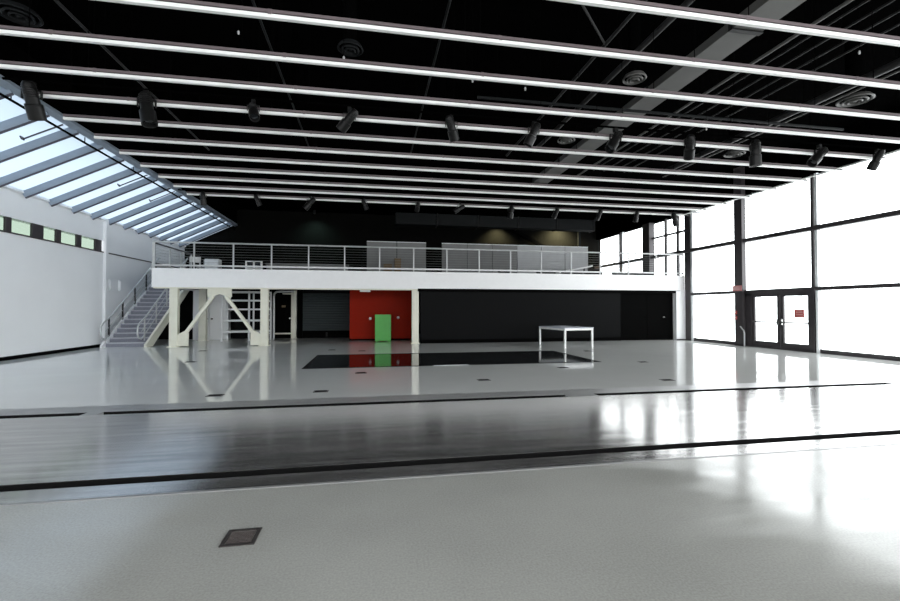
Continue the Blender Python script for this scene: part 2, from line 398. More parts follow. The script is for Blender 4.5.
t = thing('steel_column', 'dark steel column standing left of the glass double doors', 'column', (14.67, 15.28, 0), None, 'thing')
b = MB().box(14.58, 14.765, 15.10, 15.48, 0, ZC)
b.build('shaft', M['bronze'], t)
box('base_plate', M['bronze'], (14.58, 14.765, 15.095, 15.52, 0, 0.03), t)
t = thing('exit_sign', 'small pink sign fixed high on the dark steel column', 'sign', (14.57, 15.30, 2.25))
box('plate', M['pinksign'], (14.553, 14.579, 15.13, 15.55, 2.20, 2.42), t)
for z in (2.25, 2.30, 2.35): tag(box('lettering', M['signtext'], (14.551, 14.555, 15.2, 15.5, z, z+0.02), t), 'pale lines of writing')
for i, z in enumerate((1.33, 1.12)):
    t = thing('alarm_pull', ['upper small red and white alarm box on the column', 'lower small red and white alarm box on the column'][i], 'alarm box', (14.56, 15.42, z), 'alarm boxes on the column')
    box('box', M['redsign'], (14.53, 14.579, 15.36, 15.46, z-0.07, z+0.07), t, bevel=0.006)
    box('plate', M['knob'], (14.522, 14.53, 15.375, 15.435, z-0.02, z+0.04), t)
tag(MB().tube([(14.52, 14.97, 0), (14.52, 14.97, 0.52), (14.52, 15.0, 0.62), (14.52, 15.12, 0.74), (14.52, 15.16, 0.78)], 0.025).build('floor_pipe', M['rail'], smooth=True),
    'short bent grey pipe rising from the floor beside the column', 'pipe')

# glass double doors
fr = thing('trim_5', 'dark frame around the glass double doors', 'door frame', (XR, 13.7, 0), None, 'structure')
box('head', M['bronze'], (XR-0.09, XR+0.06, 12.42, 15.10, 2.015, 2.16), fr)
box('threshold', M['bronze'], (XR-0.10, XR+0.06, 12.42, 15.10, 0, 0.035), fr)
box('jamb', M['bronze'], (XR-0.09, XR+0.06, 14.82, 15.09, 0, 2.12), fr)
box('jamb', M['bronze'], (XR-0.09, XR+0.06, 12.34, 12.46, 0, 2.03), fr)
for i, (a, c) in enumerate(((13.63, 14.83), (12.47, 13.61))):
    d = thing('door_%d' % (i+1), ['glass door leaf beside the dark column, no sign', 'glass door leaf bearing a red sign'][i], 'door', (XR-0.02, (a+c)/2, 0), None, 'structure')
    b = MB().box(XR-0.05, XR+0.02, a, c, 0.025, 0.25).box(XR-0.05, XR+0.02, a, c, 1.94, 2.03).box(XR-0.05, XR+0.02, a, a+0.12, 0.25, 1.94).box(XR-0.05, XR+0.02, c-0.12, c, 0.25, 1.94)
    b.build('frame', M['bronze'], d)
    box('pane', M['glass'], (XR-0.02, XR-0.01, a+0.12, c-0.12, 0.25, 1.94), d)
    h = MB().cyl((XR-0.11, a+0.06, 0.99), (XR-0.11, c-0.06, 0.99), 0.026, n=8)
    h.cyl((XR-0.11, a+0.08, 0.99), (XR-0.05, a+0.08, 0.99), 0.015, n=8).cyl((XR-0.11, c-0.08, 0.99), (XR-0.05, c-0.08, 0.99), 0.015, n=8)
    h.build('push_bar', M['duct'], d)
    y = (a + 0.06) if i == 0 else (c - 0.06)
    box('lock', M['chrome'], (XR-0.10, XR-0.05, y-0.035, y+0.035, 0.90, 1.10), d)
    box('closer', M['bronze'], (XR-0.12, XR-0.05, (c-0.42 if i == 0 else a+0.1), (c-0.1 if i == 0 else a+0.42), 1.93, 2.0), d)
    if i == 1:
        sgn = tag(box('sign', M['redsign'], (XR-0.030, XR-0.022, 12.74, 13.10, 1.17, 1.47), d), 'small red notice')
        for z in (1.22, 1.28, 1.34, 1.40): tag(box('lettering', M['signtext'], (XR-0.033, XR-0.030, 12.79, 13.05, z, z+0.015), sgn), 'pale lines of writing')

# ------------------------------------------------------------------ mezzanine
dk = struct(box('floor_mezzanine', M['blackwall'], (-8.22, XR-0.09, YM+0.04, YB, ZM0+0.12, ZM1-0.02)), 'dark deck of the raised mezzanine', 'floor')
struct(box('floor_landing', M['blackwall'], (XL, -8.22, 23.3, YB, ZM0+0.12, ZM1-0.02)), 'dark landing at the top of the stairs', 'floor')
fa = struct(MB().box(-8.26, XR-0.10, YM, YM+0.05, ZM0, ZM1).box(-8.26, -8.22, YM+0.05, 23.3, ZM0, ZM1).box(-8.32, XR-0.10, YM-0.03, YM+0.08, ZM1-0.02, ZM1+0.03).build('trim_6', M['fascia']),
            'long white fascia along the mezzanine edge', 'trim')
struct(box('trim_7', M['cream'], (-8.22, 1.96, YM+0.05, YM+0.28, ZM0-0.05, ZM0+0.12)), 'cream edge beam under the left half of the mezzanine', 'beam')
struct(box('trim_8', M['blackdoor'], (1.96, 14.45, YM-0.005, YM+0.25, ZM0-0.10, ZM0+0.02)), 'black head strip above the black wall', 'trim')

# railing
rl = thing('mezzanine_railing', 'pale cable railing along the front of the mezzanine', 'railing', (3, YM+0.05, ZM1))
ZT = 4.064; yr = YM + 0.06
px0, px1, NS = -8.22, 14.66, 16
MB().cyl((px0, yr, ZT), (px1, yr, ZT), 0.035, n=10).build('top_rail', M['rail'], rl, smooth=True)
MB().box(px0, px1, yr-0.02, yr+0.02, 3.135, 3.20).build('bottom_rail', M['rail'], rl)
for k in range(NS+1):
    x = px0 + (px1-px0)*k/NS
    wd = 0.05 if k == 0 else 0.024
    b = MB().box(x-wd, x+wd, yr-0.025, yr+0.025, ZM1+0.01, ZT)
    b.box(x-0.06, x+0.06, yr-0.06, yr+0.06, ZM1+0.005, ZM1+0.03)
    b.build('post', M['rail'], rl)
for k in range(7):
    z = 3.30 + k*0.105
    MB().cyl((px0, yr, z), (px1, yr, z), 0.004, n=5).build('cable', M['cable'], rl)
rs = thing('stair_guard', 'railing guarding the mezzanine stair opening, shade painted into its top rail', 'railing', (-8.24, 21, ZM1))
MB().cyl((-8.24, yr+0.08, ZT-0.03), (-8.24, 23.3, ZT-0.03), 0.035, n=8).build('top_rail', M['bronze'], rs, smooth=True)  # dark colour paints in the shaded side of a grey rail
MB().box(-8.26, -8.22, yr+0.06, 23.3, 3.135, 3.20).build('bottom_rail', M['rail'], rs)
for y in (20.0, 21.1, 22.2, 23.27): MB().box(-8.265, -8.215, y-0.025, y+0.025, ZM1, ZT-0.04).build('post', M['rail'], rs)
for k in range(6): MB().cyl((-8.24, yr+0.08, 3.36+k*0.12), (-8.24, 23.3, 3.36+k*0.12), 0.004, n=5).build('cable', M['cable'], rs)

# braced frame
bf = thing('braced_frame', 'cream steel frame with inverted V braces under the mezzanine', 'steel frame', (-5.87, 18.7, 0), None, 'thing')
ya, yb = YM+0.08, YM+0.32
zt = ZM0-0.05
for xa, xb in ((-7.67, -7.38), (-4.35, -4.06)):
    box('column', M['cream'], (xa, xb, ya, yb, 0, zt), bf, bevel=0.012)
    box('base_plate', M['cream'], (xa-0.05, xb+0.05, ya-0.06, yb+0.06, 0, 0.025), bf)
MB().prism([(-7.38, 0.03), (-6.99, 0.03), (-6.99, 0.62), (-7.05, 0.66), (-7.38, 0.48)], 'y', ya+0.04, ya+0.09).build('gusset_plate', M['cream'], bf)
MB().prism([(-4.35, 0.03), (-4.72, 0.03), (-4.72, 0.62), (-4.66, 0.66), (-4.35, 0.48)], 'y', ya+0.04, ya+0.09).build('gusset_plate', M['cream'], bf)
MB().prism([(-6.32, zt), (-5.43, zt), (-5.43, 1.97), (-5.52, 1.87), (-5.68, 1.99), (-5.87, 2.07), (-6.07, 1.99), (-6.23, 1.87), (-6.32, 1.97)], 'y', ya+0.04, ya+0.09).build('gusset_plate', M['cream'], bf)
def bar(mb, p, q, w, y0, y1):
    p, q = Vector((p[0], 0, p[1])), Vector((q[0], 0, q[1])); d = (q-p).normalized(); nn = Vector((-d.z, 0, d.x)) * w / 2
    pts = [(p+nn), (q+nn), (q-nn), (p-nn)]
    return mb.prism([(v.x, v.z) for v in pts], 'y', y0, y1)
bar(MB(), (-7.09, 0.54), (-6.11, 1.97), 0.12, ya+0.0, ya+0.12).build('brace', M['cream'], bf)
bar(MB(), (-4.62, 0.54), (-5.64, 1.97), 0.12, ya+0.0, ya+0.12).build('brace', M['cream'], bf)
t = thing('support_column', 'cream steel column standing at the edge of the red wall', 'column', (1.87, 18.7, 0), None, 'thing')
box('shaft', M['cream'], (1.72, 2.01, ya, yb, 0, zt), t, bevel=0.012)
box('base_plate', M['cream'], (1.67, 2.06, ya-0.05, yb+0.05, 0, 0.025), t)

# walls under the mezzanine
struct(box('wall_rear', M['blackwall'], (XL, 1.9, 23.25, 23.4, 0, ZM0+0.12)), 'dark wall at the back of the space under the mezzanine', 'wall')
rw = struct(box('wall_red', M['red'], (-0.97, 1.93, 20.95, 21.1, 0.07, ZM0+0.12)), 'glossy red wall under the mezzanine beside the cream column', 'wall')
struct(box('wall_red_side', M['blackwall'], (-0.97, -0.90, 21.1, 23.25, 0, ZM0+0.12)), 'dark return behind the red wall', 'wall')
struct(box('baseboard_red', M['blackdoor'], (-0.97, 1.93, 20.93, 21.1, 0, 0.07)), 'black baseboard under the red wall', 'baseboard')
struct(box('wall_black', M['blackwall'], (2.10, 11.44, YM+0.16, YM+0.30, 0, ZM0+0.12)), 'long charcoal wall under the right part of the mezzanine', 'wall')
struct(box('baseboard_black', M['blackdoor'], (2.10, 11.44, YM+0.13, YM+0.16, 0, 0.16)), 'black baseboard of the charcoal wall', 'baseboard')
struct(box('wall_column_side', M['blackwall'], (1.95, 2.08, YM+0.45, 21.0, 0, ZM0+0.12)), 'return wall behind the cream column', 'wall')
struct(box('wall_white_pier', M['white'], (14.22, XR-0.09, YM-0.03, YM+0.5, 0, ZM0)), 'white pier at the right end of the mezzanine', 'wall')
box('pier_cap', M['white'], (14.22, XR-0.10, YM+0.06, YM+0.5, ZM0, ZM0+0.11), bpy.data.objects['wall_white_pier'])
struct(box('baseboard_pier', M['bronze'], (14.22, XR-0.10, YM-0.05, YM-0.03, 0, 0.05)), 'thin dark baseboard of the white pier', 'baseboard')
for i, (a, c) in enumerate(((11.46, 12.83), (12.85, 14.20))):
    d = thing('door_%d' % (i+3), ['black door leaf next to the charcoal wall', 'black door leaf with a pale knob beside the white pier'][i], 'door', ((a+c)/2, YM+0.2, 0), None, 'structure')
    box('leaf', M['blackdoor'], (a, c, YM+0.2, YM+0.26, 0.01, ZM0-0.02), d)
    x = c - 0.1 if i == 0 else 13.68
    b = MB().cyl((x, YM+0.2, 1.09), (x, YM+0.14, 1.09), 0.012, n=8)
    b.lathe((x, YM+0.14, 1.06), [(0.01, 0), (0.04, 0.02), (0.04, 0.04), (0.01, 0.06)], 12)
    b.build('knob', M['rail'] if i else M['blackdoor'], d, smooth=True)
struct(box('wall_behind_doors', M['blackdoor'], (11.44, 14.22, YM+0.30, YM+0.34, 0, ZM0+0.12)), 'black backing behind the black doors', 'wall')

for i, (kx, kz) in enumerate(((-0.02, 1.02), (1.28, 1.06))):
    b = MB().cyl((kx, 20.95, kz), (kx, 20.89, kz), 0.02, n=10).cyl((kx, 20.90, kz), (kx, 20.87, kz), 0.065, 0.05, n=14)
    tag(b.build('door_knob', M['knob'], smooth=True), ['white round knob on the red wall, away from the column', 'white round knob on the red wall, nearer the cream column'][i], 'knob', 'knobs on the red wall')
t = thing('display_board', 'bright green upright board standing before the red wall', 'board', (0.54, 20.1, 0))
box('panel', M['green'], (0.19, 0.91, 20.06, 20.13, 0.03, 1.22), t, bevel=0.01)
MB().box(0.22, 0.34, 19.98, 20.25, 0, 0.03).box(0.76, 0.88, 19.98, 20.25, 0, 0.03).build('foot', M['green'], t)
t = thing('sensor_box', 'small white box under the mezzanine edge over the red wall', 'sensor', (-0.2, 19.0, 2.3))
box('housing', M['knob'], (-0.46, -0.02, 18.95, 19.05, 2.20, 2.32), t, bevel=0.01)
box('bracket', M['knob'], (-0.32, -0.17, 18.98, 19.02, 2.32, ZM0+0.12), t)

# roller shutter
t = thing('roller_shutter', 'dark grey ribbed roller shutter left of the red wall', 'shutter', (-2.2, 23.1, 0))
b = MB(); nS = 22
for k in range(nS):
    z0 = 0.36 + (2.26-0.36)*k/nS; dz = (2.26-0.36)/nS
    b.prism([(23.2, z0), (23.13, z0), (23.10, z0+dz*0.5), (23.13, z0+dz), (23.2, z0+dz)], 'x', -3.38, -0.98)
b.build('curtain', M['shutter'], t)
box('bottom_bar', M['blackdoor'], (-3.38, -0.98, 23.08, 23.2, 0.0, 0.36), t)
box('guide', M['blackdoor'], (-3.62, -3.38, 23.0, 23.24, 0, ZM0+0.1), t)
box('handle', M['pipe'], (-2.25, -2.17, 23.04, 23.08, 0.05, 0.28), t)
# service door
t = thing('door_5', 'black service door with cream post beside the roller shutter', 'door', (-4.3, 23.2, 0), None, 'structure')
box('leaf', M['blackdoor'], (-4.75, -3.93, 23.15, 23.24, 0.02, 2.18), t)
box('jamb', M['cream'], (-3.93, -3.68, 23.02, 23.24, 0, ZM0+0.08), t)
box('head', M['cream'], (-4.35, -3.68, 23.05, 23.24, 2.2, 2.26), t)
box('kick_plate', M['cream'], (-4.72, -3.95, 23.12, 23.15, 0.20, 0.27), t)
MB().cyl((-4.0, 23.15, 1.0), (-4.0, 23.08, 1.0), 0.04, n=12).build('knob', M['knob'], t, smooth=True)
box('name_plate', M['brown'], (-4.40, -4.22, 23.135, 23.15, 1.55, 1.65), t)
tag(MB().tube([(-4.62, 22.4, 0), (-4.62, 22.4, 2.1), (-4.60, 22.4, 2.22), (-4.5, 22.4, 2.30), (-4.3, 22.4, 2.32), (-3.7, 22.4, 2.32)], 0.05).build('elbow_pipe', M['rail'], smooth=True),
    'grey pipe bending under the deck beside the shelving rack', 'pipe')
# shelving rack
t = thing('shelving_rack', 'white open shelving rack behind the braced frame', 'shelf', (-5.6, 21.8, 0))
for x in (-6.72, -5.56, -4.78):
    for y in (21.5, 22.3): box('upright', M['white'], (x, x+0.07, y, y+0.06, 0, 2.30), t)
for z in (0.42, 0.93, 1.45, 1.86, 2.25): box('shelf', M['white'], (-6.65, -4.78, 21.5, 22.36, z-0.035, z+0.04), t)
for z in (0.3, 0.6, 0.9, 1.2, 1.5, 1.8, 2.1): box('rung', M['rail'], (-4.775, -4.72, 21.55, 22.3, z, z+0.03), t)
# closet
t = thing('closet', 'tall white double door closet behind the braced frame', 'closet', (-7.6, 22.8, 0))
box('body', M['white'], (-8.30, -6.80, 22.62, 23.2, 0, 2.4), t)
for a, c, kx in ((-8.28, -7.56, -7.66), (-7.54, -6.82, -7.44)):
    d = box('door', M['white'], (a, c, 22.57, 22.615, 0.06, 2.36), t)
    MB().cyl((kx, 22.57, 1.0), (kx, 22.50, 1.0), 0.04, n=12).build('knob', M['bronze'], d, smooth=True)
t = thing('beige_post', 'beige square post in front of the white closet', 'post', (-7.6, 22.0, 0), None, 'thing')
box('shaft', M['cream'], (-7.80, -7.50, 21.9, 22.15, 0, ZM0+0.12), t)
box('base_plate', M['cream'], (-7.84, -7.46, 21.86, 22.19, 0, 0.02), t)

# ------------------------------------------------------------------ stairs
st = thing('staircase', 'grey staircase climbing along the white left wall', 'stairs', (-9.3, 19, 0), None, 'thing')
NT = 17; ys0, ys1 = 19.0, 23.3
xs0, xs1 = -10.05, -8.62
run = (ys1-ys0)/NT; rise = ZM1/(NT+0)
for k in range(NT):
    y = ys0 + run*k; z = rise*(k+1)
    s_ = MB().box(xs0, xs1, y, y+run+0.03, z-0.04, z-0.005).box(xs0, xs1, y+run-0.005, y+run+0.015, z-0.0, min(z+rise-0.04, ZM1-0.03))
    if k == 0: s_.box(xs0, xs1, y, y+0.02, 0, z-0.04)
    so = s_.build('step', M['tread'], st)
    box('nosing', M['nosing'], (xs0, xs1, y-0.012, y+0.045, z-0.045, z+0.0), so)
def stringer(x0, x1, m):
    sl_ = ZM1/(ys1-ys0)
    poly = [(ys0-0.22, 0), (ys0-0.22, 0.10), (ys1-0.02, ZM1+0.10), (ys1-0.02, ZM1-0.35), (ys0+0.28, 0)]
    MB().prism(poly, 'x', x0, x1).build('stringer', m, st)
stringer(xs0-0.08, xs0, M['white']); stringer(xs1, xs1+0.09, M['cream'])
slope = ZM1/(ys1-ys0)
for i, (x, lab) in enumerate(((xs0+0.0-0.03, 'wall side'), (xs1-0.20, 'open side'))):
    hr = []
    for dy, dz in ((0.02, 0.30), (-0.20, 0.36), (-0.30, 0.55), (-0.26, 0.80), (-0.12, 0.93)): hr.append((x, ys0+dy, dz))
    for k in range(1, 12): yy = ys0 + (ys1-ys0)*k/11; hr.append((x, yy, 0.92 + slope*(yy-ys0)))
    r_ = MB().tube(hr, 0.032, 10).build('handrail', M['rail'], st, smooth=True)
    MB().cyl((x, ys0+0.02, 0.30), (x, ys1, 0.30+slope*(ys1-ys0)), 0.02, n=8).build('lower_rail', M['rail'], r_, smooth=True)
    MB().cyl((x, ys0+0.02, 0.60), (x, ys1, 0.60+slope*(ys1-ys0)), 0.012, n=8).build('middle_rail', M['rail'], r_, smooth=True)
    for yy in (19.25, 20.2, 21.15, 22.1, 23.0):
        z = slope*(yy-ys0)
        MB().box(x-0.02, x+0.02, yy-0.025, yy+0.025, z+0.05, z+0.92).build('baluster', M['rail'] if i else M['pipe'], r_)

# ------------------------------------------------------------------ table
t = thing('table', 'white legged table standing behind the dark floor panel', 'table', (7.68, 16.5, 0))
t.rotation_euler = (0, 0, 0.15)
def loc(mb, name, m, p=None, **k):   # geometry given in the table's own frame
    o = mb.build(name, m, p if p else t, off=(0, 0, 0), **k); return o
hx, hy = 0.65, 0.95
loc(MB().box(-hx, hx, -hy, hy, 0.735, 0.765), 'tabletop', M['lavender'], bevel=0.004)
ap = MB().box(-hx+0.01, hx-0.01, -hy+0.01, -hy+0.035, 0.66, 0.735).box(-hx+0.01, hx-0.01, hy-0.035, hy-0.01, 0.66, 0.735)
ap.box(-hx+0.01, -hx+0.035, -hy+0.035, hy-0.035, 0.66, 0.735).box(hx-0.035, hx-0.01, -hy+0.035, hy-0.035, 0.66, 0.735)
loc(ap, 'apron', M['knob'])
for sx in (-1, 1):
    for sy in (-1, 1):
        x, y = sx*(hx-0.04), sy*(hy-0.04)
        loc(MB().box(x-0.03, x+0.03, y-0.03, y+0.03, 0.01, 0.66).box(x-0.022, x+0.022, y-0.022, y+0.022, 0, 0.01), 'leg', M['knob'])

# ------------------------------------------------------------------ ceiling strips
ORD = ['first', 'second', 'third', 'fourth', 'fifth', 'sixth', 'seventh', 'eighth', 'ninth', 'tenth', 'eleventh', 'twelfth']
XA, XB, ZS = -5.12, 10.66, 4.70
proto = thing('strip_light', '', 'strip light', (0, 0, ZS), 'white strip lights across the hall')
MB().box(XA, XB, -0.022, 0.022, -0.020, 0.022).build('diffuser', M['stripwhite'], proto, off=(0, 0, 0))
hs = MB().box(XA, XB, -0.022, 0.040, 0.036, 0.072).build('housing', M['stripgrey'], proto, off=(0, 0, 0))
MB().box(XA+0.02, XB-0.02, -0.006, 0.016, 0.022, 0.036).build('neck', M['black'], proto, off=(0, 0, 0))
for k in range(6):
    x = XA + 1.4 + k*2.62
    MB().box(x-0.02, x+0.02, -0.0245, 0.030, 0.016, 0.075).build('joint_clip', M['stripgrey'], hs, off=(0, 0, 0))
for k in range(6):
    x = XA + 0.6 + k*2.9
    MB().cyl((x, 0.01, 0.072), (x, 0.01, ZC-ZS), 0.005, n=6).build('hanger_rod', M['black'], proto, off=(0, 0, 0))
for k in range(12):
    o = proto if k == 0 else copy_tree(proto)
    o.location = (0, 4.19 + 0.8405*k, ZS + 0.002*k)
    o['label'] = '%s white ceiling strip counting from the camera toward the mezzanine' % ORD[k]
er = thing('edge_rail', 'white rail joining the strip ends beside the tall glazing', 'rail', (10.7, 8, 4.75))
MB().box(10.67, 10.71, 2.5, 13.7, 4.735, 4.765).build('rail', M['stripwhite'], er)
b = MB()
for k in range(12): b.box(10.72, 10.86, 4.17+0.8405*k, 4.21+0.8405*k, 4.72, 4.75)
b.build('end_clip', M['can'], er)
for y in (3, 5.8, 8.6, 11.4, 13.4): MB().cyl((10.69, y, 4.765), (10.69, y, ZC), 0.005, n=6).build('hanger_rod', M['black'], er)

# ------------------------------------------------------------------ lighting pipes and spotlights
for y, z, lab in ((7.40, 4.86, 'black lighting pipe carrying the front row of spotlights'), (13.30, 4.805, 'black lighting pipe carrying the rear row of spotlights')):
    t = thing('lighting_pipe', lab, 'pipe', (3, y, z), 'lighting pipes')
    MB().cyl((-5.3, y, z), (11.3, y, z), 0.02, n=8).build('pipe', M['black'], t, smooth=True)
    for x in (-4.2, -1.0, 3.0, 7.0, 11.1): MB().cyl((x, y, z), (x, y, ZC), 0.006, n=6).build('hanger_rod', M['black'], t)

def make_spot():
    r = thing('spotlight', '', 'spotlight', (0, 0, 0), 'spotlights on the ceiling pipes')
    MB().box(-0.03, 0.03, -0.03, 0.03, -0.06, 0.0).cyl((0, 0, -0.06), (0, 0, -0.10), 0.012, n=8).build('clamp', M['can'], r, off=(0,0,0))
    MB().box(-0.10, 0.10, -0.015, 0.015, -0.112, -0.10).box(-0.105, -0.095, -0.015, 0.015, -0.20, -0.10).box(0.095, 0.105, -0.015, 0.015, -0.20, -0.10).build('yoke', M['can'], r, off=(0,0,0))
    c = MB().lathe((0, 0, 0), [(0.045, 0.18), (0.065, 0.15), (0.07, 0.05), (0.07, -0.06), (0.088, -0.07), (0.088, -0.24), (0.08, -0.24), (0.078, -0.20)], 20).build('can', M['can'], r, off=(0,0,0), smooth=True)
    c.location = (0, 0, -0.19)
    MB().lathe((0, 0, 0), [(0.077, -0.195), (0.04, -0.205), (0.001, -0.208)], 20).build('lens', M['lens'], c, off=(0,0,0), smooth=True)
    b = MB()
    for k in range(5): b.lathe((0, 0, 0.02 + k*0.025), [(0.072, 0), (0.076, 0.004), (0.072, 0.010)], 20)
    b.build('cooling_fin', M['can'], c, off=(0,0,0))
    return r
sp = make_spot()
# x, tilt sideways (rotation about y), tilt toward / away (rotation about x), scale, words
front = [(-4.93, 0.05, 0.5, 1.25, 'big dark spotlight at the corner by the skylight'), (-3.40, -0.22, -0.15, 1.25, 'long greyish spotlight, second along the front pipe from the skylight'),
         (-1.86, -0.30, -0.6, 0.9, 'dim spotlight, third along the front pipe from the skylight'), (-0.36, 0.75, 0.4, 1.0, 'spotlight tilted down and sideways, fourth along the front pipe'),
         (1.36, -0.40, 0.5, 1.0, 'spotlight showing its round lens, fifth along the front pipe'), (2.86, 0.42, 0.2, 1.0, 'dark spotlight, sixth along the front pipe'),
         (4.46, 0.62, -0.2, 1.1, 'long leaning spotlight over the table, seventh along the front pipe'), (6.02, -0.45, 0.6, 1.1, 'spotlight with open round end, eighth along the front pipe'),
         (7.48, -0.10, 0.1, 1.2, 'stout upright spotlight above the glass doors'), (9.0, 0.80, 0.0, 1.1, 'leaning spotlight, second from the glazing on the front pipe'),
         (10.46, 0.05, 0.5, 1.0, 'short spotlight at the glazing end of the front pipe')]
back = [(-4.65, 0.0, 0.2, 0.9, 'spotlight nearest the skylight on the rear pipe'), (-3.22, -0.4, 0.2, 0.8, 'second spotlight from the skylight on the rear pipe'),
        (-1.75, 0.7, 0.0, 1.0, 'leaning spotlight, third from the skylight on the rear pipe'), (-0.2, -0.4, 0.1, 0.8, 'small spotlight, fourth from the skylight on the rear pipe'),
        (1.4, 0.1, 0.8, 0.8, 'lens facing spotlight, fifth from the skylight on the rear pipe'), (2.72, 1.0, 0.0, 0.9, 'strongly tilted spotlight, sixth on the rear pipe'),
        (4.38, 0.1, 0.1, 1.0, 'spotlight near the warm lit back wall, seventh on the rear pipe'), (5.9, 0.1, 0.9, 0.9, 'spotlight over the long duct, eighth on the rear pipe'),
        (7.42, 0.1, 0.8, 0.9, 'spotlight over the duct end, third from the glazing on the rear pipe'), (8.76, 0.15, 0.1, 0.9, 'second spotlight from the glazing on the rear pipe'),
        (10.2, -0.35, 0.1, 1.1, 'spotlight at the glazing end of the rear pipe')]
first = True
for row, y, z in ((front, 7.40, 4.839), (back, 13.30, 4.784)):
    for x, ty, tx, sc, lab in row:
        o = sp if first else copy_tree(sp); first = False
        o.location = (x, y, z); o['label'] = lab; o.scale = (sc, sc, sc)
        for ch in o.children:
            if ch.name.startswith('can'): ch.rotation_euler = (tx, ty, 0)

# ------------------------------------------------------------------ ducts, pipes, diffusers above the strips
t = thing('air_duct', 'long flat grey air duct running above the strips', 'duct', (5.6, 8, 5.7))
for k in range(6):
    y = 1.6 + k*2.05
    box('duct_section', M['duct'], (5.33, 5.83, y, y+1.97, 5.70, 5.84), t)
    box('flange', M['can'], (5.31, 5.85, y+1.97, y+2.05, 5.68, 5.86), t)
    MB().cyl((5.58, y+1.0, 5.84), (5.58, y+1.0, ZC), 0.008, n=6).build('hanger_rod', M['black'], t)
t = thing('air_duct', 'dark box duct hanging over the mezzanine before the lit wall', 'duct', (8.5, 22.2, 5.75))
for k in range(5):
    x = 1.2 + k*2.15
    box('duct_section', M['dimduct'], (x, x+2.10, 21.9, 22.5, 5.72, 6.30), t, bevel=0.03)
    box('flange', M['can'], (x+2.10, x+2.15, 21.88, 22.52, 5.70, 6.32), t)
    MB().cyl((x+1.0, 22.2, 6.3), (x+1.0, 22.2, ZC), 0.01, n=6).build('hanger_rod', M['black'], t)
def ypipe(x, z, r, y0, y1, m, lab, name='ceiling_pipe'):
    t = thing(name, lab, 'pipe', (x, (y0+y1)/2, z), 'pipes under the roof deck')
    MB().cyl((x, y0, z), (x, y1, z), r, n=10).build('pipe', m, t, smooth=True)
    y = y0 + 0.4
    while y < y1:
        MB().cyl((x, y, z), (x, y, ZC), 0.006, n=6).build('hanger_rod', M['black'], t); y += 2.6
ypipe(6.42, 5.7, 0.025, 2.0, 13.0, M['duct'], 'thin pale pipe beside the long flat duct')
ypipe(4.27, 5.7, 0.05, 2.0, 11.0, M['pipe'], 'thick grey pipe between the flat duct and hall centre')
ypipe(3.66, 5.7, 0.03, 3.0, 11.5, M['pipe'], 'thin grey pipe nearest the hall centre')
ypipe(8.87, 5.7, 0.07, 2.0, 12.0, M['pipe'], 'thick pipe over the side by the tall glazing')
ypipe(9.18, 5.7, 0.02, 2.0, 12.5, M['duct'], 'thin conduit just outside the thick glazing side pipe')
ypipe(-4.24, 5.7, 0.022, 2.0, 12.5, M['pipe'], 'thin pipe near the skylight side of the ceiling')
ypipe(1.05, 5.7, 0.02, 2.0, 12.0, M['dimduct'], 'faint thin pipe above the middle of the hall')
ypipe(-1.6, 5.7, 0.02, 2.0, 12.0, M['dimduct'], 'faint thin pipe over the hall, left of its middle')
for i in range(4): ypipe(7.05 + 0.36*i, 5.95, 0.018, 3.0, 13.0, M['pipe'], ['first', 'second', 'third', 'fourth'][i] + ' of four close set conduits, counting from the flat duct', 'conduit')
t = thing('ceiling_brace', 'thin diagonal steel rod crossing under the roof deck', 'brace', (3.1, 5.8, 5.7))
MB().cyl((2.4, 5.1, 5.7), (3.66, 6.35, 5.7), 0.018, n=8).build('rod', M['pipe'], t); MB().cyl((2.4, 5.1, 5.7), (2.4, 5.1, ZC), 0.01, n=6).build('hanger_rod', M['black'], t)
for x, z, y, lab in ((6.6, 5.55, 8.1, 'black cross pipe above the fifth ceiling strip'),):
    t = thing('cross_pipe', lab, 'pipe', (x, y, z), 'cross pipes under the roof deck')
    MB().cyl((2.0, y, z), (10.5, y, z), 0.03, n=8).build('pipe', M['dimduct'], t, smooth=True)
    for xx in (2.4, 6.0, 9.9): MB().cyl((xx, y, z), (xx, y, ZC), 0.006, n=6).build('hanger_rod', M['black'], t)
for x, y, r, lab in ((-0.34, 7.2, 0.21, 'faint round air diffuser above the middle of the hall'), (4.74, 7.22, 0.21, 'round air diffuser beside the thick grey pipe'),
                (9.62, 7.18, 0.30, 'large round air diffuser by the tall glazing'), (9.75, 10.3, 0.26, 'smaller round air diffuser farther along the glazing side'),
                (4.80, 10.2, 0.22, 'round air diffuser behind the third row of strips'), (-4.98, 7.2, 0.27, 'faint round air diffuser near the skylight corner')):
    dm = M['dimduct'] if lab.startswith('faint') else M['duct']
    t = thing('air_diffuser', lab, 'air vent', (x, y, 5.7), 'round ceiling air diffusers')
    for nm, ra, rb, dz in (('outer_ring', 1.0, 0.84, 0.0), ('middle_ring', 0.70, 0.56, -0.02), ('inner_ring', 0.42, 0.30, -0.03)):
        MB().ring((x, y, 5.70+dz), [(r*ra, 0.0), (r*(ra+rb)/2, -0.015), (r*rb, 0.0), (r*rb*0.9, 0.07), (r*rb*0.96, 0.07)]).build(nm, dm, t, smooth=True)
    MB().lathe((x, y, 5.68), [(0.001, 0.0), (r*0.10, 0.0), (r*0.14, 0.01), (r*0.05, 0.05)]).build('centre_cone', dm, t, smooth=True)
    MB().cyl((x, y, 5.73), (x, y, 5.80), r*0.9, r*0.5, n=20).cyl((x, y, 5.80), (x, y, ZC), r*0.5, n=20).build('neck', M['black'], t, smooth=True)
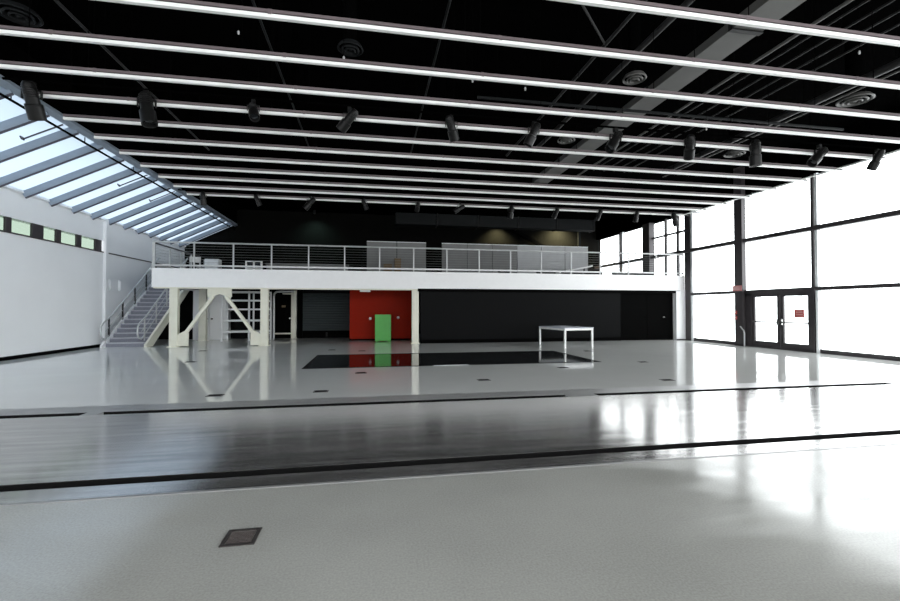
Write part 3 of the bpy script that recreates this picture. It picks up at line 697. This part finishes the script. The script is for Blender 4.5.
for x, y, z, lab in ((-0.4, 6.5, 5.15, 'above the fourth front spotlight'), (1.55, 6.6, 5.05, 'above the fifth front spotlight'), (2.45, 6.7, 5.05, 'above the sixth front spotlight'),
                (3.3, 6.55, 5.1, 'beside the diagonal pipe, brightest of its row'), (-1.95, 6.9, 5.6, 'near the third front spotlight'), (6.9, 8.0, 5.25, 'beside the flat air duct'), (7.6, 5.6, 5.55, 'near the large round diffuser')):
    t = thing('ceiling_sensor', 'tiny white ceiling sensor ' + lab, 'sensor', (x, y, z), 'tiny white ceiling sensors')
    MB().lathe((x, y, z), [(0.001, -0.03), (0.014, -0.02), (0.017, 0.01), (0.008, 0.03)], 12).build('housing', M['rail'], t, smooth=True)
    MB().cyl((x, y, z+0.03), (x, y, ZC), 0.004, n=6).build('stem', M['black'], t)

# ------------------------------------------------------------------ things on the mezzanine
ZD = ZM1 - 0.02
xsP = [(-0.2, 1.26), (1.29, 2.74)] + [(3.56 + 1.34*k, 3.56 + 1.34*k + 1.315) for k in range(6)]
words = ['grey partition panel at the shutter end of the row', 'grey partition panel with brown boxes before it', 'grey partition panel just past the dark gap', 'second grey partition panel past the dark gap',
         'third grey partition panel past the dark gap', 'fourth partition panel past the dark gap, window light in its colour', 'fifth partition panel past the dark gap, window light in its colour', 'end partition panel near the tall glazing, window light in its colour']
for (a, c), lab in zip(xsP, words):
    t = thing('partition_panel', lab, 'partition', ((a+c)/2, 22.0, ZD), 'partition panels on the mezzanine')
    box('panel', M['litpanel' if a > 7 else 'panel'], (a, c, 21.98, 22.03, ZD+0.06, 4.80), t, bevel=0.004)  # panels nearest the glazing carry window light in their colour
    box('top_channel', M['alu'], (a, c, 21.97, 22.04, 4.80, 4.83), t)
    MB().box(a+0.1, a+0.2, 21.8, 22.2, ZD, ZD+0.06).box(c-0.2, c-0.1, 21.8, 22.2, ZD, ZD+0.06).build('foot', M['can'], t)
t = thing('cabinet', 'pale grey cabinet standing at the stair end of the mezzanine', 'cabinet', (-7.3, 22.2, ZD))
box('body', M['alu'], (-7.60, -7.0, 22.0, 22.45, ZD, 3.80), t, bevel=0.01); box('door', M['alu'], (-7.57, -7.03, 21.975, 21.998, ZD+0.05, 3.76), t)
def chair(x, y, rz, lab, white=True):
    t = thing('chair', lab, 'chair', (x, y, ZD), 'chairs on the mezzanine'); t.rotation_euler = (0, 0, rz)
    m = M['rail']
    MB().box(-0.22, 0.22, -0.22, 0.22, 0.42, 0.45).build('seat', m, t, off=(0,0,0), bevel=0.01)
    MB().box(-0.22, 0.22, 0.20, 0.23, 0.60, 0.86).build('backrest', m, t, off=(0,0,0), bevel=0.01)
    for sx in (-1, 1):
        MB().cyl((sx*0.2, -0.2, 0), (sx*0.2, -0.2, 0.42), 0.014, n=8).build('leg', M['rail'], t, off=(0,0,0))
        MB().cyl((sx*0.2, 0.21, 0), (sx*0.2, 0.21, 0.86), 0.014, n=8).build('leg', M['rail'], t, off=(0,0,0))
chair(-7.8, 21.6, 0.7, 'pale chair behind the corner of the mezzanine railing')
chair(-7.85, 22.6, -0.5, 'pale chair turned beside the grey cabinet')
t = thing('display_screen', 'white framed pair of dark screens on the mezzanine', 'screen', (-5.45, 22.0, ZD))
b = MB().box(-5.83, -5.75, 21.98, 22.04, ZD+0.0, 3.74).box(-5.49, -5.41, 21.98, 22.04, ZD+0.0, 3.74).box(-5.15, -5.07, 21.98, 22.04, ZD+0.0, 3.74)
b.box(-5.75, -5.15, 21.98, 22.04, 3.69, 3.74).box(-5.75, -5.15, 21.98, 22.04, 3.36, 3.42).build('frame', M['knob'], t)
for a in (-5.75, -5.41): box('screen', M['lens'], (a, a+0.26, 22.0, 22.03, 3.42, 3.69), t)
t = thing('counter', 'long low grey counter along the dark end of the mezzanine', 'counter', (-3.1, 22.6, ZD))
box('body', M['panel'], (-4.95, -1.15, 22.3, 22.85, ZD, 3.62), t); box('worktop', M['panel'], (-5.0, -1.1, 22.25, 22.9, 3.62, 3.68), t, bevel=0.005)
for i, (a, c, z) in enumerate(((0.60, 0.98, 3.62), (1.12, 1.42, 3.90))):
    t = thing('cardboard_box', ['low brown box on the mezzanine before the partition', 'taller brown box on the mezzanine before the partition'][i], 'box', ((a+c)/2, 21.3, ZD), 'brown boxes on the mezzanine')
    box('body', M['brown'], (a, c, 21.1, 21.5, ZD, z-0.02), t); MB().box(a-0.01, c+0.01, 21.09, 21.51, z-0.02, z).build('lid', M['brown'], t)
t = thing('drawing_board', 'tilted white board lying near the glazing end of the mezzanine', 'board', (11.0, 21.0, ZD))
MB().prism([(9.3, ZD+0.26), (11.1, ZD+0.62), (11.1, ZD+0.70), (9.3, ZD+0.34)], 'y', 20.6, 21.3).build('board', M['fascia'], t)
for lx, lz in ((9.6, 0.33), (10.9, 0.6)):
    for ly in (20.7, 21.15): box('leg', M['can'], (lx, lx+0.05, ly, ly+0.05, ZD, ZD+lz), t)
cw = ['under the tilted white board', 'before the fourth partition panel', 'at the middle of the railing', 'beside the tilted board toward the glazing', 'below the end of the partitions', 'behind the railing near the glazing']
for i, (x, w_) in enumerate(((9.3, 0.9), (8.0, 0.8), (6.0, 0.5), (11.9, 0.9), (10.4, 0.7), (13.0, 0.8))):
    t = thing('equipment_case', 'black equipment case ' + cw[i], 'case', (x, 19.2, ZD), 'black cases on the mezzanine')
    box('body', M['can'], (x-w_/2, x+w_/2, 19.0, 19.4, ZD, ZD+0.17), t, bevel=0.01)
    MB().box(x-w_/2, x+w_/2, 18.99, 19.41, ZD+0.17, ZD+0.21).build('lid', M['can'], t)
t = thing('wall_brace', 'dark diagonal steel brace between the two warm wall lights', 'brace', (9.3, 26.4, 5.5))
bar(MB(), (7.6, 7.15), (11.6, 5.1), 0.22, 26.5, 26.65).build('bar', M['blackdoor'], t); box('wall_plate', M['blackdoor'], (11.3, 11.9, 26.5, YB, 4.9, 5.3), t)
t = thing('steel_post', 'slim dark post before the warm lit back wall', 'post', (13.1, 26.0, ZD), None, 'thing')
MB().box(13.0, 13.14, 25.9, 26.04, ZD, ZC).build('shaft', M['dimduct'], t)
box('base_plate', M['dimduct'], (12.95, 13.19, 25.85, 26.09, ZD, ZD+0.02), t)

# ------------------------------------------------------------------ lights
def washer(x, y, z, tx, ty, tz, col, e, ang, lab, blend=0.9):
    t = thing('wall_washer', lab, 'lamp', (x, y, z), 'lamps washing the back wall')
    MB().cyl((x, y, z+0.02), (x, y, z+0.22), 0.07, n=14).build('housing', M['can'], t, smooth=True)
    MB().cyl((x, y, z+0.22), (x, y, ZC), 0.015, n=8).build('stem', M['black'], t)
    l = bpy.data.lights.new('washer_bulb', 'SPOT'); l.energy = e; l.color = col; l.spot_size = math.radians(ang); l.spot_blend = blend; l.shadow_soft_size = 0.05
    o = bpy.data.objects.new('washer_bulb', l); COL.objects.link(o); o.location = (x, y, z)
    o.rotation_euler = (Vector((tx, ty, tz)) - Vector((x, y, z))).to_track_quat('-Z', 'Y').to_euler()
washer(7.9, 26.15, 6.9, 7.9, 26.75, 4.9, (1.0, 0.88, 0.50), 1100, 110, 'small wall washing lamp over the middle partitions')
washer(12.0, 26.0, 6.95, 12.0, 26.75, 4.9, (1.0, 0.88, 0.52), 2400, 135, 'small wall washing lamp near the glazing end of the back wall')
washer(-3.2, 26.0, 6.9, -3.2, 26.8, 4.6, (0.55, 0.95, 0.85), 180, 130, 'small dim wall washing lamp at the dark end of the back wall')

wd = bpy.data.worlds.new('hazy_sky'); S.world = wd; wd.use_nodes = True
wt = wd.node_tree; bg = wt.nodes['Background']; bg.inputs['Color'].default_value = (0.97, 0.985, 1.0, 1)
wc = wt.nodes.new('ShaderNodeTexCoord'); wx = wt.nodes.new('ShaderNodeSeparateXYZ'); wt.links.new(wc.outputs['Generated'], wx.inputs[0])
wm = wt.nodes.new('ShaderNodeMapRange'); wm.interpolation_type = 'SMOOTHSTEP'      # haze is brightest on the sunny side of the hall
wm.inputs['From Min'].default_value = -0.1; wm.inputs['From Max'].default_value = 0.9
wm.inputs['To Min'].default_value = 3.8; wm.inputs['To Max'].default_value = 5.8
wt.links.new(wx.outputs['X'], wm.inputs['Value']); wt.links.new(wm.outputs['Result'], bg.inputs['Strength'])

# ------------------------------------------------------------------ camera
cam = bpy.data.cameras.new('camera'); co = bpy.data.objects.new('camera', cam); COL.objects.link(co)
cam.sensor_width = 36; cam.sensor_fit = 'HORIZONTAL'; cam.lens = 437.9 / 900 * 36; cam.clip_start = 0.05; cam.clip_end = 200
co.location = (0, 0, 1.5); co.rotation_euler = (PI/2 + 0.0179, 0, -0.1789)
S.camera = co
S.view_settings.view_transform = 'Standard'; S.view_settings.look = 'None'; S.view_settings.gamma = 1; S.view_settings.exposure = 0.1
S.view_settings.use_curve_mapping = False
S.cycles.use_denoising = True
S.cycles.max_bounces = 8; S.cycles.diffuse_bounces = 5; S.cycles.transparent_max_bounces = 16
S.cycles.caustics_reflective = False
